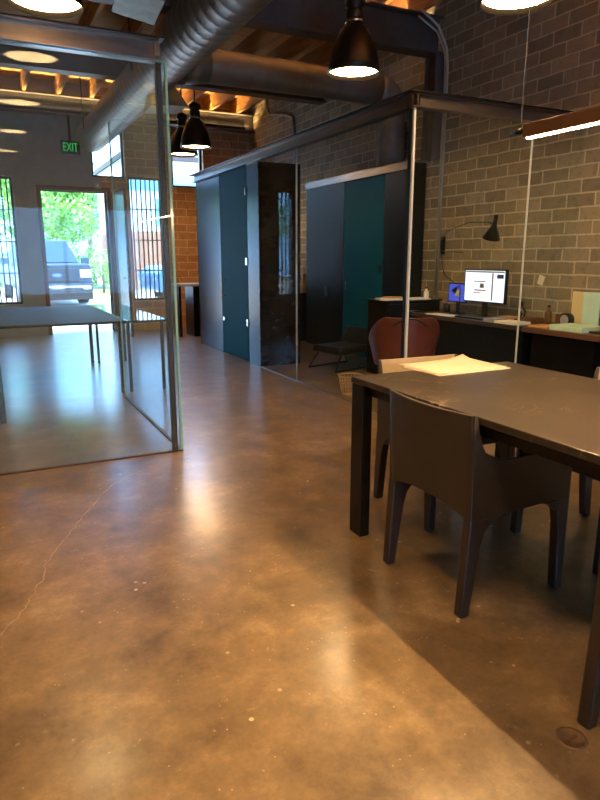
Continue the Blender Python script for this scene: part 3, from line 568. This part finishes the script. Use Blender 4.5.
t = thing('speaker', (4.66, 4.0, DZ), 'small round black speaker in front of the booklet', 'speaker'); MB().tube([(-.03, 0, .062), (.03, 0, .062)], .062, 24).go('body', 'blackp', t, bev=.004); MB().tube([(-.034, 0, .062), (-.03, 0, .062)], .045, 20).go('grille', 'greyp', t)
t = thing('picture_card', (4.8, 3.6, DZ), 'white printed card leaning on the wall right of the booklet', 'card'); MB().box((0, -.12, 0), (.012, .1, .19)).go('card', 'white', t); MB().box((-.002, -.02, .04), (-.0005, .05, .15)).go('dark_print', 'blackp', t); MB().box((-.002, -.1, .1), (-.0005, -.04, .17)).go('blue_print', 'blue', t)
for (x, y, h, mt, lb) in ((4.62, 5.98, .14, 'white', 'white bottle on the drawer cabinet beside the conduit'), (4.74, 4.28, .17, 'rust', 'slim brown bottle against the wall next to the glass'), (4.52, 3.26, .1, 'white', 'white pot at the right edge of the outer desk')):
    z = .8705 if y > 5.9 else DZ+.0005
    if y < 3.5: z = DZ+.0005; x = 4.66
    t = thing('bottle', (x, y, z), lb, 'bottle'); MB().lathe([(0, 0), (.028, 0), (.03, .01), (.03, h*.6), (.012, h*.75), (.012, h*.88), (0, h*.88)], n=20).go('body', mt, t); MB().lathe([(0, h*.88), (.014, h*.88), (.014, h), (0, h)], n=16).go('cap', 'blackp', t)
t = thing('figurine', (4.68, 4.56, DZ), 'dark twisted wire figurine on a base at the back of the office desk', 'figurine')
MB().box((-.04, -.05, 0), (.04, .05, .02)).go('base', 'rust', t); MB().tube([(0, -.03, .02), (0, -.05, .1), (0, .01, .15), (0, .04, .1), (0, -.01, .07), (0, .03, .02)], .009, 8).go('body', 'blackp', t); MB().tube([(0, 0, .15), (0, .0, .19)], [.012, .016], 10).go('head', 'blackp', t)
t = thing('pen_cup', (4.72, 5.86-.14, DZ), 'dark pen cup with pens left of the tablet', 'pen cup'); MB().lathe([(0, 0), (.035, 0), (.037, .09), (.033, .09), (.031, .006), (0, .006)], n=20).go('cup', 'blackp', t)
for a, mt in ((0, 'tan'), (2, 'redink'), (4, 'blue')): MB().tube([(.01*math.cos(a), .01*math.sin(a), .01), (.03*math.cos(a), .03*math.sin(a), .16)], .004, 6).go('pen', mt, t)
o = MB().box((-.004, -.035, -.045), (0, .035, .045)).go('wall_tag', 'white'); o.location = (XR-.001, 4.55, 1.13); o.rotation_euler = (.3, 0, 0); tag(o, 'small white tag hanging on the brick wall over the office desk', 'tag')
# ------------------------------------------------------------------ outside
S('ground', 'ground', [((-14, Y1+.21, -.25), (22, 60, -.02))])['kind'] = 'structure'
tag(MB().box((3.5, 24, -.02), (5.3, 34, -.012)).go('lawn', 'grass'), 'sunlit lawn beyond the parked truck', 'lawn')['kind'] = 'stuff'
def truck():
    t = thing('pickup_truck', (1.92, 19.2, 0), 'dark grey pickup truck parked facing the open doorway', 'truck', .06)
    MB().prism([(-.98, .55), (-.98, 1.05), (-.92, 1.16), (.92, 1.16), (.98, 1.05), (.98, .55)], 'y', .0, 1.5).go('hood', 'tpaint', t, bev=.05, seg=3)
    MB().box((-.99, 1.5, .5), (.99, 5.6, 1.2)).go('body', 'tpaint', t, bev=.05)
    MB().hexa([(-.93, 1.35, 1.16), (.93, 1.35, 1.16), (.93, 3.6, 1.16), (-.93, 3.6, 1.16)], [(-.72, 2.1, 1.86), (.72, 2.1, 1.86), (.72, 3.4, 1.86), (-.72, 3.4, 1.86)]).go('cab', 'tpaint', t, bev=.04)
    MB().hexa([(-.84, 1.36, 1.2), (.84, 1.36, 1.2), (.84, 1.4, 1.18), (-.84, 1.4, 1.18)], [(-.68, 2.02, 1.8), (.68, 2.02, 1.8), (.68, 2.06, 1.78), (-.68, 2.06, 1.78)]).go('windscreen', 'tglass', t)
    g = MB().box((-.62, -.05, .66), (.62, .0, 1.04)).go('grille', 'blackp', t, bev=.03)
    for z in (.74, .85, .96): MB().box((-.6, -.075, z-.018), (.6, -.05, z+.018)).go('grille_bar', 'tpaint', g)
    MB().hexa([(.13*math.cos(a*PI/8), -.09, .85+.055*math.sin(a*PI/8)) for a in range(16)], [(.13*math.cos(a*PI/8), -.075, .85+.055*math.sin(a*PI/8)) for a in range(16)]).go('oval_badge', 'blue', g)
    for s in (-1, 1):
        a, b = sorted((s*.64, s*.97)); MB().box((a, -.04, .78), (b, .02, 1.0)).go('headlight', 'lamp', t, bev=.02)
        a, b = sorted((s*.7, s*.9)); MB().box((a, -.13, .46), (b, -.1, .54)).go('fog_lamp', 'lamp', t)
        a, b = sorted((s*1.02, s*1.26)); MB().box((a, 1.6, 1.14), (b, 1.7, 1.34)).go('wing_mirror', 'tpaint', t, bev=.03)
        for y in (.85, 4.6): a, b = sorted((s*.72, s*.97)); w = MB().tube([(a, y, .4), (b, y, .4)], .4, 24).go('wheel', 'tire', t); MB().tube([(s*.965, y, .4), (s*.975, y, .4)], .24, 16).go('rim', 'chrome', w)
    MB().box((-.98, -.1, .4), (.98, .05, .62)).go('bumper', 'tpaint', t, bev=.04); MB().box((-.9, -.125, .5), (.9, -.1, .56)).go('bumper_strip', 'chrome', t); MB().box((-.95, -.08, .16), (.95, .1, .4)).go('skid_plate', 'blackp', t); MB().box((-.16, -.115, .47), (.16, -.101, .57)).go('number_plate', 'greyp', t)
truck()
def car(x, y, rz, label):
    t = thing('parked_car', (x, y, 0), label, 'car', rz)
    MB().prism([(-2.2, .35), (-2.25, .85), (-1.9, 1.1), (-.9, 1.2), (1.3, 1.2), (2.2, 1.05), (2.25, .35)], 'y', -.9, .9).go('body', 'bpaint', t, bev=.06)
    MB().hexa([(-1.3, -.8, 1.18), (1.9, -.8, 1.18), (1.9, .8, 1.18), (-1.3, .8, 1.18)], [(-.6, -.65, 1.75), (1.5, -.65, 1.75), (1.5, .65, 1.75), (-.6, .65, 1.75)]).go('cabin', 'tglass', t, bev=.05)
    for a in (-1.4, 1.4):
        for s in (-1, 1): b, c = sorted((s*.72, s*.93)); w = MB().tube([(a, b, .34), (a, c, .34)], .34, 20).go('wheel', 'tire', t); MB().tube([(a, s*.925, .34), (a, s*.935, .34)], .2, 14).go('rim', 'chrome', w)
car(6.7, 19.5, .1, 'blue car parked outside the barred window right of the doorway')
t = thing('street_building', (6.5, 27, 0), 'white building with orange brick base across the street', 'building')
MB().box((-1.0, 0, 2.4), (9, 6, 5.2)).go('upper_wall', 'hwall', t); MB().box((-1.0, .0, 0), (9, 6, 2.4)).go('brick_base', 'hbrick', t); MB().box((-1.05, -.04, 4.0), (9, -.001, 4.6)).go('teal_band', 'hband', t); MB().box((-1.1, -.2, 5.2), (9.1, 6.1, 5.4)).go('roof_edge', 'roofd', t)
for a in (.3, 3.2): f = MB().box((a, -.03, 2.6), (a+1.3, -.001, 3.7)).go('window', 'hband', t); MB().box((a+.1, -.04, 2.7), (a+1.2, -.031, 3.6)).go('window_pane', 'tglass', f)
def foliage(name, c, rad, n, s, mat, parent):
    b = bmesh.new(); rnd = random.Random(hash((round(c[0], 2), n)) & 1023)
    blobs = [(Vector(c)+Vector((rnd.gauss(0, rad[0]*.45), rnd.gauss(0, rad[1]*.45), rnd.gauss(0, rad[2]*.4))), rnd.uniform(.35, .6)) for _ in range(14)]
    for _ in range(n):
        bc, br = rnd.choice(blobs); v = Vector((rnd.gauss(0, 1), rnd.gauss(0, 1), rnd.gauss(0, 1))).normalized()*rnd.uniform(.6, 1)
        p = bc+Vector((v.x*rad[0]*br, v.y*rad[1]*br, v.z*rad[2]*br))
        if p.z < .02: continue
        a = Vector((rnd.gauss(0, 1), rnd.gauss(0, 1), rnd.gauss(0, 1))).normalized()*s*rnd.uniform(.6, 1.3); w = a.cross(Vector((rnd.gauss(0, 1), rnd.gauss(0, 1), rnd.gauss(0, 1)))).normalized()*s*.45
        b.faces.new([b.verts.new(q) for q in (p-a, p+w, p+a, p-w)])
    me = D.meshes.new(name); b.to_mesh(me); b.free(); me.materials.append(M[mat]); o = D.objects.new(name, me); COL.objects.link(o); o.parent = parent; return o
def tree(x, y, h, r, mat, label, n=5200):
    t = thing('tree', (x, y, 0), label, 'tree'); MB().tube([(0, 0, -.02), (.05, 0, h*.3), (.1, .1, h*.6), (.0, .1, h*.85)], [.2, .16, .1, .04], 10).go('trunk', 'bark', t)
    for k in range(3): a = k*2.1; MB().tube([(.05, 0, h*.35+k*.2), (.05+r*.5*math.cos(a), r*.5*math.sin(a), h*.6)], [.08, .03], 7).go('branch', 'bark', t)
    foliage('crown', (0, 0, h*.62), (r, r, h*.36), n, .13, mat, t)
tree(2.1, 31, 6.4, 3.1, 'leaf', 'bright green leafy tree straight behind the pickup truck', 15000)
tree(6.6, 44, 8.0, 3.6, 'leaf2', 'darker green tree to the right behind the pickup truck')
tree(-3.4, 36, 6.0, 2.2, 'leaf2', 'dark green tree seen through the left barred window')
tree(-9, 38, 6.4, 2.5, 'leaf', 'bright green tree at the far left beyond the barred window', 3500)
def shrub(x, y, r, h, label, mat='leaf', n=1500):
    t = thing('shrub', (x, y, 0), label, 'shrub'); MB().tube([(0, 0, -.02), (0, 0, h*.6)], .05, 8).go('stem', 'bark', t); foliage('foliage', (0, 0, h*.5), (r, r, h*.45), n, .07, mat, t)
shrub(4.25, 25.6, .8, 1.7, 'bright green shrub just right of the parked truck'); shrub(.2, 27.5, 1.1, 2.2, 'wide green shrub behind the left half of the truck', 'leaf2', 2400); shrub(3.9, 29.5, .8, 2.4, 'wide green shrub behind the right half of the truck', 'leaf', 2400)
# ------------------------------------------------------------------ light
w = D.worlds.new('sky'); bpy.context.scene.world = w; w.use_nodes = True; bg = w.node_tree.nodes['Background']
bg.inputs[0].default_value = (.28, .54, 1.0, 1); bg.inputs[1].default_value = 6.0
s = D.lights.new('sun', 'SUN'); s.energy = 11; s.angle = .01; s.color = (1, .93, .8); so = D.objects.new('sun', s); COL.objects.link(so)
so.rotation_euler = Vector((-.8, -.25, .95)).to_track_quat('Z', 'Y').to_euler(); so.location = (0, 20, 12)
# ------------------------------------------------------------------ camera
cam = D.cameras.new('camera'); co = D.objects.new('camera', cam); COL.objects.link(co)
cam.sensor_fit = 'VERTICAL'; cam.sensor_height = 36; cam.lens = 630/800*36; cam.clip_start = .05; cam.clip_end = 200
co.location = (0, 0, 1.35); co.rotation_euler = (math.radians(90-12.788), 0, math.radians(-26.493))
sc_ = bpy.context.scene; sc_.camera = co
v = sc_.view_settings; sc_.display_settings.display_device = 'sRGB'; v.view_transform = 'Standard'; v.look = 'None'; v.gamma = 1; v.use_curve_mapping = False; v.exposure = 1.3
sc_.cycles.use_denoising = True
sc_.cycles.max_bounces = 8; sc_.cycles.transparent_max_bounces = 16; sc_.cycles.sample_clamp_indirect = 6; sc_.cycles.caustics_reflective = True
